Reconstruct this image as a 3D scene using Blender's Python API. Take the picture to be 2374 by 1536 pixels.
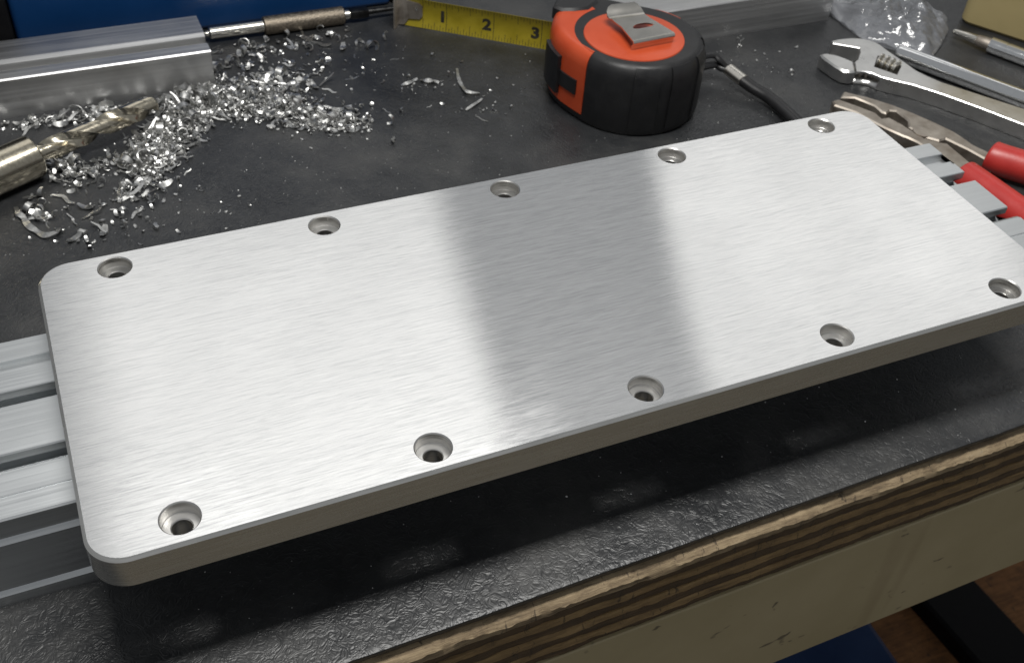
import bpy, bmesh, math, random
from mathutils import Vector, Matrix, noise
random.seed(7)
R = math.radians
S = 0.001                                    # everything below is written in millimetres
for o in list(bpy.data.objects): bpy.data.objects.remove(o)
scene = bpy.context.scene
col = scene.collection

# ------------------------------------------------------------------ camera
CAM = Vector((-3.789, -192.45, 281.346))     # mm, z = 0 is the top of the bench mat
RM = Matrix(((0.91665313, -0.39509551, 0.06038683),
             (-0.22663999, -0.6382675, -0.73569621),
             (0.32921322, 0.66069217, -0.67461435)))    # world -> camera (x right, y down, z forward)
FOC, PW, PH = 2542.698, 2374.0, 1536.0
cd = bpy.data.cameras.new('camera')
cam = bpy.data.objects.new('camera', cd); col.objects.link(cam)
cd.sensor_width = 36.0; cd.lens = FOC * 36.0 / PW
cd.clip_start = 0.01; cd.clip_end = 50.0
rot = RM.transposed() @ Matrix(((1, 0, 0), (0, -1, 0), (0, 0, -1)))
cam.matrix_world = Matrix.Translation(CAM * S) @ rot.to_4x4()
cd.dof.use_dof = True; cd.dof.focus_distance = 0.315; cd.dof.aperture_fstop = 40
scene.camera = cam

# ------------------------------------------------------------------ world, lamps, exposure
w = bpy.data.worlds.new('World'); scene.world = w; w.use_nodes = True
w.node_tree.nodes['Background'].inputs[0].default_value = (0.94, 0.97, 1.0, 1)
w.node_tree.nodes['Background'].inputs[1].default_value = 0.27
def area(name, x0, x1, y0, y1, z, power, colr):
    l = bpy.data.lights.new(name, 'AREA'); l.shape = 'RECTANGLE'
    l.size = (x1 - x0) * S; l.size_y = (y1 - y0) * S; l.energy = power; l.color = colr
    o = bpy.data.objects.new(name, l); col.objects.link(o)
    o.location = ((x0 + x1) / 2 * S, (y0 + y1) / 2 * S, z * S)
    return o
area('bench_lamp', -40, 330, 0, 90, 620, 4.6, (1.0, 0.985, 0.95))                # tube over the bench
area('ceiling_lamp', -85, 735, 900, 2150, 1500, 2.95, (1.0, 0.985, 0.95)).rotation_euler.z = R(-8)      # two fittings further back,
area('ceiling_lamp', 1335, 2280, 900, 2150, 1500, 3.75, (1.0, 0.985, 0.95)).rotation_euler.z = R(-22)    # with a gap between them
scene.view_settings.view_transform = 'Standard'
scene.view_settings.look = 'None'
scene.view_settings.exposure = 0.0
scene.view_settings.gamma = 1.0

# ------------------------------------------------------------------ helpers
def at(u, v, z=0.0):
    """photo pixel -> point (mm) on the horizontal plane z"""
    d = RM.transposed() @ Vector(((u - PW / 2) / FOC, (v - PH / 2) / FOC, 1.0))
    return CAM + d * ((z - CAM.z) / d.z)
def zoom(ox, oy, s):
    return lambda x, y, z=0.0: at(ox + x / s, oy + y / s, z)

def tag(o, label=None, cat=None, group=None, kind=None):
    if label: o['label'] = label
    if cat: o['category'] = cat
    if group: o['group'] = group
    if kind: o['kind'] = kind
    return o
def thing(name, label, cat, loc, group=None):
    o = bpy.data.objects.new(name, None); col.objects.link(o)
    o.empty_display_size = 0.01
    o.location = Vector(loc) * S
    return tag(o, label, cat, group)
def build(name, bm, mats, parent=None, smooth=35, origin=None):
    """link a bmesh (world mm) as one mesh object"""
    bmesh.ops.recalc_face_normals(bm, faces=bm.faces)
    if parent is not None: org = wloc(parent)
    elif origin is not None: org = Vector(origin)
    else:
        xs = [v.co for v in bm.verts]
        org = Vector(((min(c.x for c in xs) + max(c.x for c in xs)) / 2, (min(c.y for c in xs) + max(c.y for c in xs)) / 2, min(c.z for c in xs)))
    for v in bm.verts: v.co = (v.co - org) * S
    me = bpy.data.meshes.new(name); bm.to_mesh(me); bm.free()
    if not isinstance(mats, (list, tuple)): mats = [mats]
    for m in mats: me.materials.append(m)
    if smooth:
        me.shade_smooth(); me.set_sharp_from_angle(angle=R(smooth))
    o = bpy.data.objects.new(name, me); col.objects.link(o)
    if parent is not None: o.parent = parent
    else: o.location = org * S
    return o
def wloc(o):
    l = Vector(o.location)
    while o.parent: o = o.parent; l += Vector(o.location)
    return l / S
def NB(): return bmesh.new()
def box(bm, x0, x1, y0, y1, z0, z1, bev=0.0, seg=2, mi=0):
    vs = [bm.verts.new((x, y, z)) for z in (z0, z1) for y in (y0, y1) for x in (x0, x1)]
    fs = [bm.faces.new([vs[i] for i in q]) for q in ((0, 2, 3, 1), (4, 5, 7, 6), (0, 1, 5, 4), (2, 6, 7, 3), (0, 4, 6, 2), (1, 3, 7, 5))]
    for f in fs: f.material_index = mi
    if bev:
        es = list({e for f in fs for e in f.edges})
        bmesh.ops.bevel(bm, geom=es, offset=bev, segments=seg, affect='EDGES', profile=0.5)
def prism(bm, pts, z0, z1, holes=(), ch=0.0, chb=0.0):
    """polygon (xy list) extruded in z, with holes and a chamfered rim"""
    def inset(p, d):
        n = len(p); out = []
        ar = sum(p[i][0] * p[(i + 1) % n][1] - p[(i + 1) % n][0] * p[i][1] for i in range(n))
        sg = 1 if ar > 0 else -1
        for i in range(n):
            a, b, c = Vector(p[i - 1][:2]), Vector(p[i][:2]), Vector(p[(i + 1) % n][:2])
            t1 = (b - a).normalized(); t2 = (c - b).normalized()
            n1 = Vector((-t1.y, t1.x)); n2 = Vector((-t2.y, t2.x)); k = (n1 + n2)
            k = k / max(0.35, k.dot(n1)) if k.length > 1e-6 else n1
            q = b + k * d * sg; out.append((q.x, q.y))
        return out
    def ring(p, z): return [bm.verts.new((q[0], q[1], z)) for q in p]
    def wall(a, b):
        for i in range(len(a)): bm.faces.new((a[i], a[(i + 1) % len(a)], b[(i + 1) % len(b)], b[i]))
    loops = []
    if chb: lo = ring(inset(pts, chb), z0); l2 = ring(pts, z0 + chb); wall(lo, l2)
    else: lo = l2 = ring(pts, z0)
    if ch: h2 = ring(pts, z1 - ch); hi = ring(inset(pts, ch), z1); wall(h2, hi)
    else: hi = h2 = ring(pts, z1)
    wall(l2, h2)
    lows, his = [lo], [hi]
    for h in holes:
        a, b = ring(h, z0), ring(h, z1); wall(a, b); lows.append(a); his.append(b)
    for grp in (lows, his):
        if len(grp) == 1:
            f = bm.faces.new(grp[0]); bmesh.ops.triangulate(bm, faces=[f])
        else:
            es = []
            for r_ in grp:
                for i in range(len(r_)):
                    e = bm.edges.get((r_[i], r_[(i + 1) % len(r_)])) or bm.edges.new((r_[i], r_[(i + 1) % len(r_)]))
                    es.append(e)
            bmesh.ops.triangle_fill(bm, use_beauty=True, use_dissolve=False, edges=es)
def extrude_x(bm, prof, x0, x1):
    """profile (y, z) swept along x"""
    a = [bm.verts.new((x0, p[0], p[1])) for p in prof]; b = [bm.verts.new((x1, p[0], p[1])) for p in prof]
    n = len(prof)
    for i in range(n): bm.faces.new((a[i], a[(i + 1) % n], b[(i + 1) % n], b[i]))
    for r_ in (a, b):
        f = bm.faces.new(r_); bmesh.ops.triangulate(bm, faces=[f])
def frame_of(d):
    d = Vector(d).normalized(); u = Vector((0, 0, 1)) if abs(d.z) < 0.9 else Vector((1, 0, 0))
    s = d.cross(u).normalized(); t = s.cross(d).normalized(); return d, s, t
def lathe(bm, p, d, prof, n=32, cap0=True, cap1=True, mi=0):
    """rings (distance along d, radius) round the axis through p"""
    d, s, t = frame_of(d); p = Vector(p); rings = []
    for k, r_ in prof:
        rings.append([bm.verts.new(p + d * k + (s * math.cos(2 * math.pi * i / n) + t * math.sin(2 * math.pi * i / n)) * r_) for i in range(n)])
    for a, b in zip(rings, rings[1:]):
        for i in range(n): bm.faces.new((a[i], a[(i + 1) % n], b[(i + 1) % n], b[i])).material_index = mi
    if cap0: bm.faces.new(rings[0]).material_index = mi
    if cap1: bm.faces.new(rings[-1]).material_index = mi
def tube(bm, pts, rs, n=16, flat=1.0):
    """sweep of an ellipse (height = radius * flat) along points"""
    pts = [Vector(p) for p in pts]; rings = []
    for i, p in enumerate(pts):
        d = (pts[min(i + 1, len(pts) - 1)] - pts[max(i - 1, 0)])
        d, s, t = frame_of(d); r_ = rs[i] if isinstance(rs, (list, tuple)) else rs
        rings.append([bm.verts.new(p + s * math.cos(2 * math.pi * k / n) * r_ + t * math.sin(2 * math.pi * k / n) * r_ * flat) for k in range(n)])
    for a, b in zip(rings, rings[1:]):
        for k in range(n): bm.faces.new((a[k], a[(k + 1) % n], b[(k + 1) % n], b[k]))
    bm.faces.new(rings[0]); bm.faces.new(rings[-1])
def catmull(pts, per=6, closed=False):
    out = []; n = len(pts); P = [Vector(p) for p in pts]
    for i in range(n if closed else n - 1):
        g = (lambda k: P[k % n]) if closed else (lambda k: P[min(max(k, 0), n - 1)])
        a, b, c, d = g(i - 1), g(i), g(i + 1), g(i + 2)
        for k in range(per):
            t = k / per
            out.append(0.5 * ((2 * b) + (c - a) * t + (2 * a - 5 * b + 4 * c - d) * t * t + (3 * b - a - 3 * c + d) * t ** 3))
    if not closed: out.append(P[-1])
    return out
def circle(cx, cy, r_, n=40): return [(cx + r_ * math.cos(2 * math.pi * i / n), cy + r_ * math.sin(2 * math.pi * i / n)) for i in range(n)]

# ------------------------------------------------------------------ materials
class M:
    def __init__(s, name):
        s.m = bpy.data.materials.new(name); s.m.use_nodes = True; s.t = s.m.node_tree
        s.b = s.t.nodes['Principled BSDF']; s.tc = s.n('ShaderNodeTexCoord')
    def n(s, ty, **k):
        n = s.t.nodes.new(ty)
        for a, v in k.items(): setattr(n, a, v)
        return n
    def l(s, a, b): s.t.links.new(a, b)
    def noise(s, scale, detail=3, rough=0.55, dist=0.0, map_=None, coord='Object'):
        n = s.n('ShaderNodeTexNoise'); n.inputs['Scale'].default_value = scale; n.inputs['Detail'].default_value = detail
        n.inputs['Roughness'].default_value = rough; n.inputs['Distortion'].default_value = dist
        src = s.tc.outputs[coord]
        if map_:
            mp = s.n('ShaderNodeMapping'); mp.inputs['Scale'].default_value = map_[:3]
            if len(map_) > 3: mp.inputs['Rotation'].default_value = map_[3:6]
            s.l(src, mp.inputs[0]); src = mp.outputs[0]
        s.l(src, n.inputs['Vector']); return n.outputs['Fac']
    def ramp(s, fac, stops):
        r_ = s.n('ShaderNodeValToRGB'); e = r_.color_ramp.elements
        while len(e) < len(stops): e.new(0.5)
        for k, (p, c) in enumerate(stops):
            e[k].position = p; e[k].color = (*c, 1) if len(c) == 3 else c
        s.l(fac, r_.inputs[0]); return r_.outputs[0]
    def rng(s, fac, a, b, lo, hi):
        r_ = s.n('ShaderNodeMapRange'); r_.inputs[1].default_value = a; r_.inputs[2].default_value = b
        r_.inputs[3].default_value = lo; r_.inputs[4].default_value = hi; s.l(fac, r_.inputs[0]); return r_.outputs[0]
    def mix(s, fac, a, b, mode='MIX'):
        n = s.n('ShaderNodeMix', data_type='RGBA', blend_type=mode)
        for k, v in ((0, fac), (6, a), (7, b)):
            if hasattr(v, 'is_linked'): s.l(v, n.inputs[k])
            else: n.inputs[k].default_value = v if k == 0 else (*v, 1)
        return n.outputs[2]
    def math(s, op, a, b=0.0):
        n = s.n('ShaderNodeMath', operation=op)
        for k, v in ((0, a), (1, b)):
            if hasattr(v, 'is_linked'): s.l(v, n.inputs[k])
            else: n.inputs[k].default_value = v
        return n.outputs[0]
    def set(s, **k):
        for a, v in k.items():
            a = a.replace('_', ' ')
            if hasattr(v, 'is_linked'): s.l(v, s.b.inputs[a])
            else: s.b.inputs[a].default_value = (*v, 1) if isinstance(v, tuple) and len(v) == 3 and a != 'Tangent' else v
        return s
    def bump(s, h, dist, strength=1.0, prev=None):
        b = s.n('ShaderNodeBump'); b.inputs['Distance'].default_value = dist; b.inputs['Strength'].default_value = strength
        s.l(h, b.inputs['Height'])
        if prev is not None: s.l(prev, b.inputs['Normal'])
        return b.outputs[0]

def mat_brushed():
    k = M('brushed_aluminium')
    n1 = k.noise(1, 3, 0.6, 0, (75, 2300, 300)); n2 = k.noise(1, 2, 0.5, 0, (16, 420, 100)); n3 = k.noise(30, 3, 0.5)
    n4 = k.noise(1, 2, 0.6, 0, (190, 3900, 400))
    s_ = k.math('ADD', k.math('MULTIPLY', n1, 0.5), k.math('MULTIPLY', n4, 0.5))
    c = k.ramp(s_, [(0.34, (0.68, 0.685, 0.69)), (0.50, (0.87, 0.872, 0.87)), (0.66, (0.97, 0.97, 0.965))])
    c = k.mix(k.rng(n2, 0.3, 0.7, 0.0, 0.12), c, (0.62, 0.63, 0.65))
    rg = k.math('ADD', k.rng(s_, 0.3, 0.7, 0.175, 0.215), k.rng(n3, 0.3, 0.7, -0.015, 0.015))
    gl = k.n('ShaderNodeBsdfAnisotropic', distribution='BECKMANN'); k.t.nodes.remove(k.b)
    cx = k.n('ShaderNodeCombineXYZ'); cx.inputs[0].default_value = 1.0         # brushed along the plate
    k.l(c, gl.inputs['Color']); k.l(rg, gl.inputs['Roughness']); gl.inputs['Anisotropy'].default_value = 0.72
    k.l(cx.outputs[0], gl.inputs['Tangent']); k.l(k.bump(s_, 0.000013, 0.55), gl.inputs['Normal'])
    g2 = k.n('ShaderNodeBsdfAnisotropic', distribution='GGX'); g2.inputs['Roughness'].default_value = 0.46; g2.inputs['Anisotropy'].default_value = 0.0
    k.l(c, g2.inputs['Color'])
    mx = k.n('ShaderNodeMixShader'); mx.inputs[0].default_value = 0.20
    k.l(gl.outputs[0], mx.inputs[1]); k.l(g2.outputs[0], mx.inputs[2])
    k.l(mx.outputs[0], k.t.nodes['Material Output'].inputs[0])
    return k.m
def mat_metal(name, c0, c1, rough, streak=None, scale=60, bump=0.0, aniso=0.0):
    k = M(name)
    n = k.noise(1 if streak else scale, 4, 0.6, 0, streak); big = k.noise(25, 3, 0.6)
    k.set(Base_Color=k.ramp(n, [(0.3, c0), (0.7, c1)]), Metallic=1.0)
    k.set(Roughness=k.math('ADD', k.rng(n, 0.3, 0.7, rough * 0.85, rough * 1.15), k.rng(big, 0.3, 0.7, -0.04, 0.04)))
    if bump: k.l(k.bump(n, bump), k.b.inputs['Normal'])
    return k.m
def mat_plain(name, c0, c1, rough, scale=80, bump=0.0, spec=0.5, coat=0.0):
    k = M(name); n = k.noise(scale, 4, 0.6)
    k.set(Base_Color=k.ramp(n, [(0.3, c0), (0.7, c1)]), Roughness=k.rng(n, 0.3, 0.7, rough * 0.85, min(1, rough * 1.2)))
    k.b.inputs['Specular IOR Level'].default_value = spec; k.b.inputs['Coat Weight'].default_value = coat
    if bump: k.l(k.bump(k.noise(scale * 12, 3), bump), k.b.inputs['Normal'])
    return k.m
def mat_mat():
    k = M('black_rubber')
    big = k.noise(14, 5, 0.6, 0.4); mid = k.noise(60, 4, 0.6); wn = k.noise(240, 2, 0.5, 2.0); fine = k.noise(2200, 2, 0.5)
    wr = k.math('SUBTRACT', 1.0, k.math('MULTIPLY', k.math('ABSOLUTE', k.math('SUBTRACT', wn, 0.5)), 5.0))
    tone = k.math('ADD', k.math('MULTIPLY', big, 0.65), k.math('MULTIPLY', mid, 0.35))
    c = k.ramp(tone, [(0.34, (0.010, 0.0108, 0.0122)), (0.5, (0.021, 0.0220, 0.0236)), (0.66, (0.042, 0.0420, 0.0415))])
    spk = k.noise(900, 1, 0.4)
    c = k.mix(k.rng(spk, 0.74, 0.80, 0.0, 0.5), c, (0.16, 0.16, 0.155))
    k.set(Base_Color=c, Roughness=k.rng(tone, 0.3, 0.7, 0.30, 0.48))
    k.b.inputs['Specular IOR Level'].default_value = 0.55
    b1 = k.bump(wr, 0.00022, 0.5); b2 = k.bump(fine, 0.00003, 0.4, b1); b3 = k.bump(big, 0.002, 0.4, b2)
    k.l(b3, k.b.inputs['Normal'])
    return k.m
def mat_wood(name, stops, rough=0.75, bump=0.0004):
    k = M(name)
    g = k.noise(1, 6, 0.72, 0.3, (45, 500, 700)); st = k.noise(1, 5, 0.7, 0.3, (70, 70, 200)); cr = k.noise(1, 4, 0.75, 0.4, (330, 110, 80))
    c = k.ramp(k.math('ADD', k.math('MULTIPLY', g, 0.6), k.math('MULTIPLY', st, 0.4)), stops)
    c = k.mix(k.rng(cr, 0.60, 0.66, 0, 0.75), c, (0.03, 0.022, 0.015))
    k.set(Base_Color=c, Roughness=rough); k.l(k.bump(g, bump), k.b.inputs['Normal'])
    return k.m
def mat_cream(name, c0, c1, marks=0.72):
    k = M(name); n = k.noise(12, 4, 0.6); sp = k.noise(1, 2, 0.5, 0.8, (70, 70, 110, 0, 0.6, 0)); fine = k.noise(300, 3)
    c = k.ramp(n, [(0.3, c0), (0.7, c1)])
    c = k.mix(k.rng(sp, marks, marks + 0.04, 0, 0.75), c, (0.035, 0.026, 0.018))
    dr = k.noise(1, 2, 0.5, 0.3, (26, 26, 5, 0, 0.35, 0))
    c = k.mix(k.rng(dr, 0.66, 0.74, 0, 0.35), c, (0.13, 0.08, 0.035))
    k.set(Base_Color=c, Roughness=0.55); k.l(k.bump(fine, 0.00005), k.b.inputs['Normal'])
    return k.m

BRUSH = mat_brushed()
SIDE = mat_metal('milled_aluminium_edge', (0.64, 0.63, 0.60), (0.76, 0.75, 0.72), 0.28, (60, 60, 1500), bump=0.00001)
BORE = mat_metal('turned_aluminium_bore', (0.48, 0.47, 0.45), (0.78, 0.77, 0.75), 0.31, (40, 40, 2600), bump=0.00004)
ANOD = mat_metal('anodised_aluminium', (0.60, 0.62, 0.63), (0.68, 0.70, 0.71), 0.40, (12, 900, 900), bump=0.000006)
MILL = mat_metal('mill_finish_aluminium', (0.52, 0.52, 0.52), (0.64, 0.64, 0.64), 0.45, (10, 700, 700), bump=0.00001)
CHIP = mat_metal('bright_aluminium_swarf', (0.38, 0.38, 0.37), (0.66, 0.66, 0.65), 0.40, scale=900)
HSS = mat_metal('straw_coloured_tool_steel', (0.40, 0.36, 0.28), (0.54, 0.50, 0.41), 0.22, (900, 900, 900), bump=0.000004)
CHROME = mat_metal('chrome', (0.80, 0.81, 0.82), (0.86, 0.87, 0.88), 0.07, scale=200)
SATIN = mat_metal('satin_chrome', (0.66, 0.655, 0.64), (0.76, 0.755, 0.74), 0.33, scale=120, bump=0.000004)
STEEL = mat_metal('bare_steel', (0.58, 0.56, 0.51), (0.68, 0.65, 0.60), 0.24, scale=60)
RUSTY = mat_metal('worn_brown_steel', (0.29, 0.25, 0.21), (0.50, 0.46, 0.41), 0.56, scale=110, bump=0.00002)
KNURL = mat_metal('dirty_knurled_steel', (0.13, 0.11, 0.085), (0.30, 0.26, 0.21), 0.5, scale=900, bump=0.0003)
DARK = mat_metal('blackened_steel', (0.03, 0.03, 0.03), (0.08, 0.08, 0.08), 0.4, scale=300)
RUBBER = mat_mat()
GRIP = mat_plain('black_overmould', (0.010, 0.010, 0.0108), (0.015, 0.015, 0.016), 0.45, 120, 0.00003, 0.45)
BLACKP = mat_plain('black_plastic', (0.010, 0.010, 0.011), (0.016, 0.016, 0.017), 0.38, 150, 0, 0.4)
ORANGE = mat_plain('orange_plastic', (0.42, 0.052, 0.014), (0.48, 0.068, 0.021), 0.34, 60, 0.00002, 0.5)
YELLOW = mat_plain('yellow_tape_lacquer', (0.24, 0.19, 0.010), (0.32, 0.255, 0.018), 0.34, 140, 0, 0.45)
PRINT = mat_plain('black_print', (0.012, 0.011, 0.010), (0.03, 0.028, 0.02), 0.5, 400)
REDP = mat_plain('red_vinyl_grip', (0.36, 0.022, 0.020), (0.46, 0.036, 0.030), 0.36, 70, 0.00004, 0.5)
BLUE = mat_plain('blue_painted_steel', (0.004, 0.036, 0.125), (0.006, 0.046, 0.155), 0.35, 20, 0.00001, 0.5)
CASEB = mat_plain('plain_black', (0.006, 0.006, 0.007), (0.012, 0.012, 0.013), 0.6, 90, 0, 0.12)
BOXC = mat_cream('dirty_cream_plastic', (0.30, 0.24, 0.11), (0.37, 0.30, 0.145), 0.78)
APRON = mat_cream('cream_painted_board', (0.31, 0.255, 0.14), (0.39, 0.325, 0.195), 0.665)
VENEER = mat_wood('worn_pale_veneer', [(0.34, (0.045, 0.032, 0.02)), (0.46, (0.20, 0.145, 0.085)), (0.58, (0.33, 0.25, 0.15)), (0.70, (0.27, 0.235, 0.19))])
PLYA = mat_wood('dark_ply', [(0.3, (0.035, 0.022, 0.012)), (0.55, (0.085, 0.052, 0.024)), (0.75, (0.18, 0.115, 0.055))], bump=0.0008)
PLYB = mat_wood('brown_ply', [(0.3, (0.10, 0.062, 0.03)), (0.55, (0.27, 0.175, 0.075)), (0.75, (0.42, 0.29, 0.14))], bump=0.0008)
FLOORM = mat_plain('grey_workshop_floor', (0.19, 0.165, 0.125), (0.27, 0.235, 0.18), 0.7, 6)
BOARDM = mat_wood('stained_brown_board', [(0.3, (0.04, 0.018, 0.008)), (0.5, (0.20, 0.085, 0.026)), (0.7, (0.34, 0.16, 0.055))])
BINBLUE = mat_plain('dark_blue_plastic', (0.006, 0.02, 0.07), (0.012, 0.04, 0.12), 0.4, 15)

def mat_bag():
    k = M('clear_plastic_film'); t = k.t; t.nodes.remove(k.b)
    out = t.nodes['Material Output']
    tr = k.n('ShaderNodeBsdfTransparent'); tr.inputs[0].default_value = (0.90, 0.91, 0.93, 1)
    gl = k.n('ShaderNodeBsdfGlossy'); gl.inputs['Roughness'].default_value = 0.10
    df = k.n('ShaderNodeBsdfDiffuse'); df.inputs[0].default_value = (0.75, 0.77, 0.82, 1)
    fr = k.n('ShaderNodeFresnel'); fr.inputs[0].default_value = 1.6
    m1 = k.n('ShaderNodeMixShader'); m1.inputs[0].default_value = 0.16; k.l(tr.outputs[0], m1.inputs[1]); k.l(df.outputs[0], m1.inputs[2])
    m2 = k.n('ShaderNodeMixShader'); k.l(fr.outputs[0], m2.inputs[0]); k.l(m1.outputs[0], m2.inputs[1]); k.l(gl.outputs[0], m2.inputs[2])
    k.l(m2.outputs[0], out.inputs[0])
    b = k.bump(k.noise(160, 3, 0.6, 0.5), 0.0006, 0.6); k.l(b, gl.inputs['Normal']); k.l(b, fr.inputs['Normal'])
    return k.m
BAG = mat_bag()

# ------------------------------------------------------------------ setting: floor, bench, mat
def yedge(x): return -27.6 + 0.0153 * (x - 102) + 0.35 * noise.noise((x * 0.02, 3.1, 0)) + 0.15 * noise.noise((x * 0.15, 9.1, 0))
bm = NB()
FZ = -620
v = [bm.verts.new(p) for p in ((-3000, -3000, FZ), (3500, -3000, FZ), (3500, 3000, FZ), (-3000, 3000, FZ))]; bm.faces.new(v)
tag(build('floor', bm, FLOORM, smooth=0), kind='structure')

bm = NB()                                    # the rubber mat, rounded front lip
xs = [-520 + i * 4.0 for i in range(381)]
prof = [(1.4, -4.0), (0.5, -2.8), (0.1, -1.2), (0.0, -0.45), (0.12, -0.12), (0.45, 0.0), (2.0, 0.0)]
rows = []
for x in xs:
    ye = yedge(x); rows.append([bm.verts.new((x, ye + p[0], p[1])) for p in prof] + [bm.verts.new((x, 640, 0)), bm.verts.new((x, 640, -4))])
for a, b in zip(rows, rows[1:]):
    for i in range(len(a)): bm.faces.new((a[i], a[(i + 1) % len(a)], b[(i + 1) % len(a)], b[i]))
bm.faces.new(rows[0]); bm.faces.new(rows[-1])
tag(build('bench_mat', bm, RUBBER, smooth=50, origin=(0, 0, 0)), kind='structure')

bench = thing('workbench', 'plywood workbench with worn layered edge and cream front board under the black mat', 'workbench', (200, 300, FZ))
def strip(name, mat, ztop, zbot, off, wob, bevel=0.0, seed=0.0):
    """one ply of the bench edge, its front face uneven"""
    bm = NB(); rows = []
    for i in range(850):
        x = -520 + i * 1.8; y = yedge(x) - off
        w1 = wob * (noise.noise((x * 0.05, seed, 1)) + 0.6 * noise.noise((x * 0.21, seed, 4)) + 0.5 * noise.noise((x * 0.55, seed, 7)))
        w2 = wob * (noise.noise((x * 0.06, seed, 21)) + 0.6 * noise.noise((x * 0.25, seed, 24)))
        if bevel:
            bv = bevel * (1 + 0.5 * noise.noise((x * 0.04, seed, 31)) + 0.35 * noise.noise((x * 0.3, seed, 33)))
            pts = [(y + bv * 1.3 + w2, ztop), (y + bv * 0.55 + w1, ztop - bv * 0.45), (y + w1, ztop - bv * 1.0), (y + 0.1 + w2, zbot + 0.5), (y + 0.6, zbot), (600, zbot), (600, ztop)]
        else:
            pts = [(y + 0.5, ztop), (y + w1, ztop - 0.5), (y + w2, zbot + 0.5), (y + 0.5, zbot), (600, zbot), (600, ztop)]
        rows.append([bm.verts.new((x, *p)) for p in pts])
    n = len(rows[0])
    for a, b in zip(rows, rows[1:]):
        for i in range(n): bm.faces.new((a[i], a[(i + 1) % n], b[(i + 1) % n], b[i]))
    bm.faces.new(rows[0]); bm.faces.new(rows[-1])
    return build(name, bm, mat, bench, smooth=40)
strip('top_veneer', VENEER, -4.03, -9.6, 2.6, 0.75, 2.5, 1.0)
zz = -9.65
for i, (h, mt, off) in enumerate(((4.6, PLYA, 1.7), (3.4, PLYB, 2.0), (4.4, PLYA, 1.5), (3.6, PLYB, 2.1), (4.4, PLYA, 1.6), (3.4, PLYB, 2.0), (3.2, PLYA, 1.5))):
    strip('ply_layer', mt, zz, zz - h, off, 0.65, 0.0, 5.0 + i * 3.7); zz -= h + 0.05
ap = NB()
rows = []
for x in (-520, 1005):
    y = -27.6 + 0.0153 * (x - 102) - 2.6
    rows.append([ap.verts.new((x, *p)) for p in ((y + 0.5, zz), (y, zz - 0.5), (y, zz - 68), (y + 0.6, zz - 68.6), (y + 22, zz - 68.6), (y + 22, zz))])
for i in range(6): ap.faces.new((rows[0][i], rows[0][(i + 1) % 6], rows[1][(i + 1) % 6], rows[1][i]))
ap.faces.new(rows[0]); ap.faces.new(rows[1])
build('front_board', ap, APRON, bench, smooth=30)
for lx in (-450, 930):
    b = NB(); box(b, lx, lx + 60, 20, 80, FZ, zz - 0.1, 1.0); build('leg', b, APRON, bench)
    b = NB(); box(b, lx, lx + 60, 500, 560, FZ, zz - 0.1, 1.0); build('leg', b, APRON, bench)

# ------------------------------------------------------------------ the brushed plate
ZT, ZB = 46.9, 35.56
X0, X1, Y0, Y1, RC = -24.1, 304.3, -8.4, 117.3, 10.5
def rrect(x0, x1, y0, y1, r_, n=12):
    out = []
    for cx, cy, a0 in ((x1 - r_, y0 + r_, -90), (x1 - r_, y1 - r_, 0), (x0 + r_, y1 - r_, 90), (x0 + r_, y0 + r_, 180)):
        for i in range(n + 1):
            a = R(a0 + 90 * i / n); out.append((cx + r_ * math.cos(a), cy + r_ * math.sin(a)))
    return out
HOLES = [(x * 70, y * 70) for x in (0, 1.006, 1.985, 2.997, 4.008) for y in (0.003, 1.562)]
plate = thing('aluminium_plate', 'long brushed aluminium plate with ten counterbored holes resting on the slotted rail', 'metal plate', (140, 54, ZB))
bm = NB()
CH = 0.95
o_top = rrect(X0 + CH, X1 - CH, Y0 + CH, Y1 - CH, RC - CH); o_mid = rrect(X0, X1, Y0, Y1, RC); o_low = rrect(X0 + 0.4, X1 - 0.4, Y0 + 0.4, Y1 - 0.4, RC - 0.4)
rt = [bm.verts.new((*p, ZT)) for p in o_top]; rm = [bm.verts.new((*p, ZT - CH)) for p in o_mid]
rl = [bm.verts.new((*p, ZB + 0.4)) for p in o_mid]; rb = [bm.verts.new((*p, ZB)) for p in o_low]
for a, b in ((rt, rm), (rm, rl), (rl, rb)):
    for i in range(len(a)): bm.faces.new((a[i], a[(i + 1) % len(a)], b[(i + 1) % len(a)], b[i])).material_index = 1
def fill_holes(outer, rad, z, mi):
    rings = [outer] + [[bm.verts.new((*p, z)) for p in circle(hx, hy, rad, 48)] for hx, hy in HOLES]
    es = []
    for r_ in rings:
        for i in range(len(r_)): es.append(bm.edges.get((r_[i], r_[(i + 1) % len(r_)])) or bm.edges.new((r_[i], r_[(i + 1) % len(r_)])))
    g = bmesh.ops.triangle_fill(bm, use_beauty=True, use_dissolve=False, edges=es)
    for f in g['geom']:
        if isinstance(f, bmesh.types.BMFace): f.material_index = mi
fill_holes(rt, 5.62, ZT, 0); fill_holes(rb, 2.75, ZB, 1)
build('plate_body', bm, [BRUSH, SIDE], plate, smooth=20)
for hx, hy in HOLES:
    b = NB()
    lathe(b, (hx, hy, ZT), (0, 0, -1), [(0, 5.62), (0.35, 5.25), (0.8, 5.22), (3.9, 5.2), (4.0, 5.1), (4.0, 3.05), (4.3, 2.75), (ZT - ZB, 2.75)], 48, False, False)
    ob = build('counterbore', b, BORE, plate, smooth=30)
    for p in ob.data.polygons: p.flip() if False else None

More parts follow.
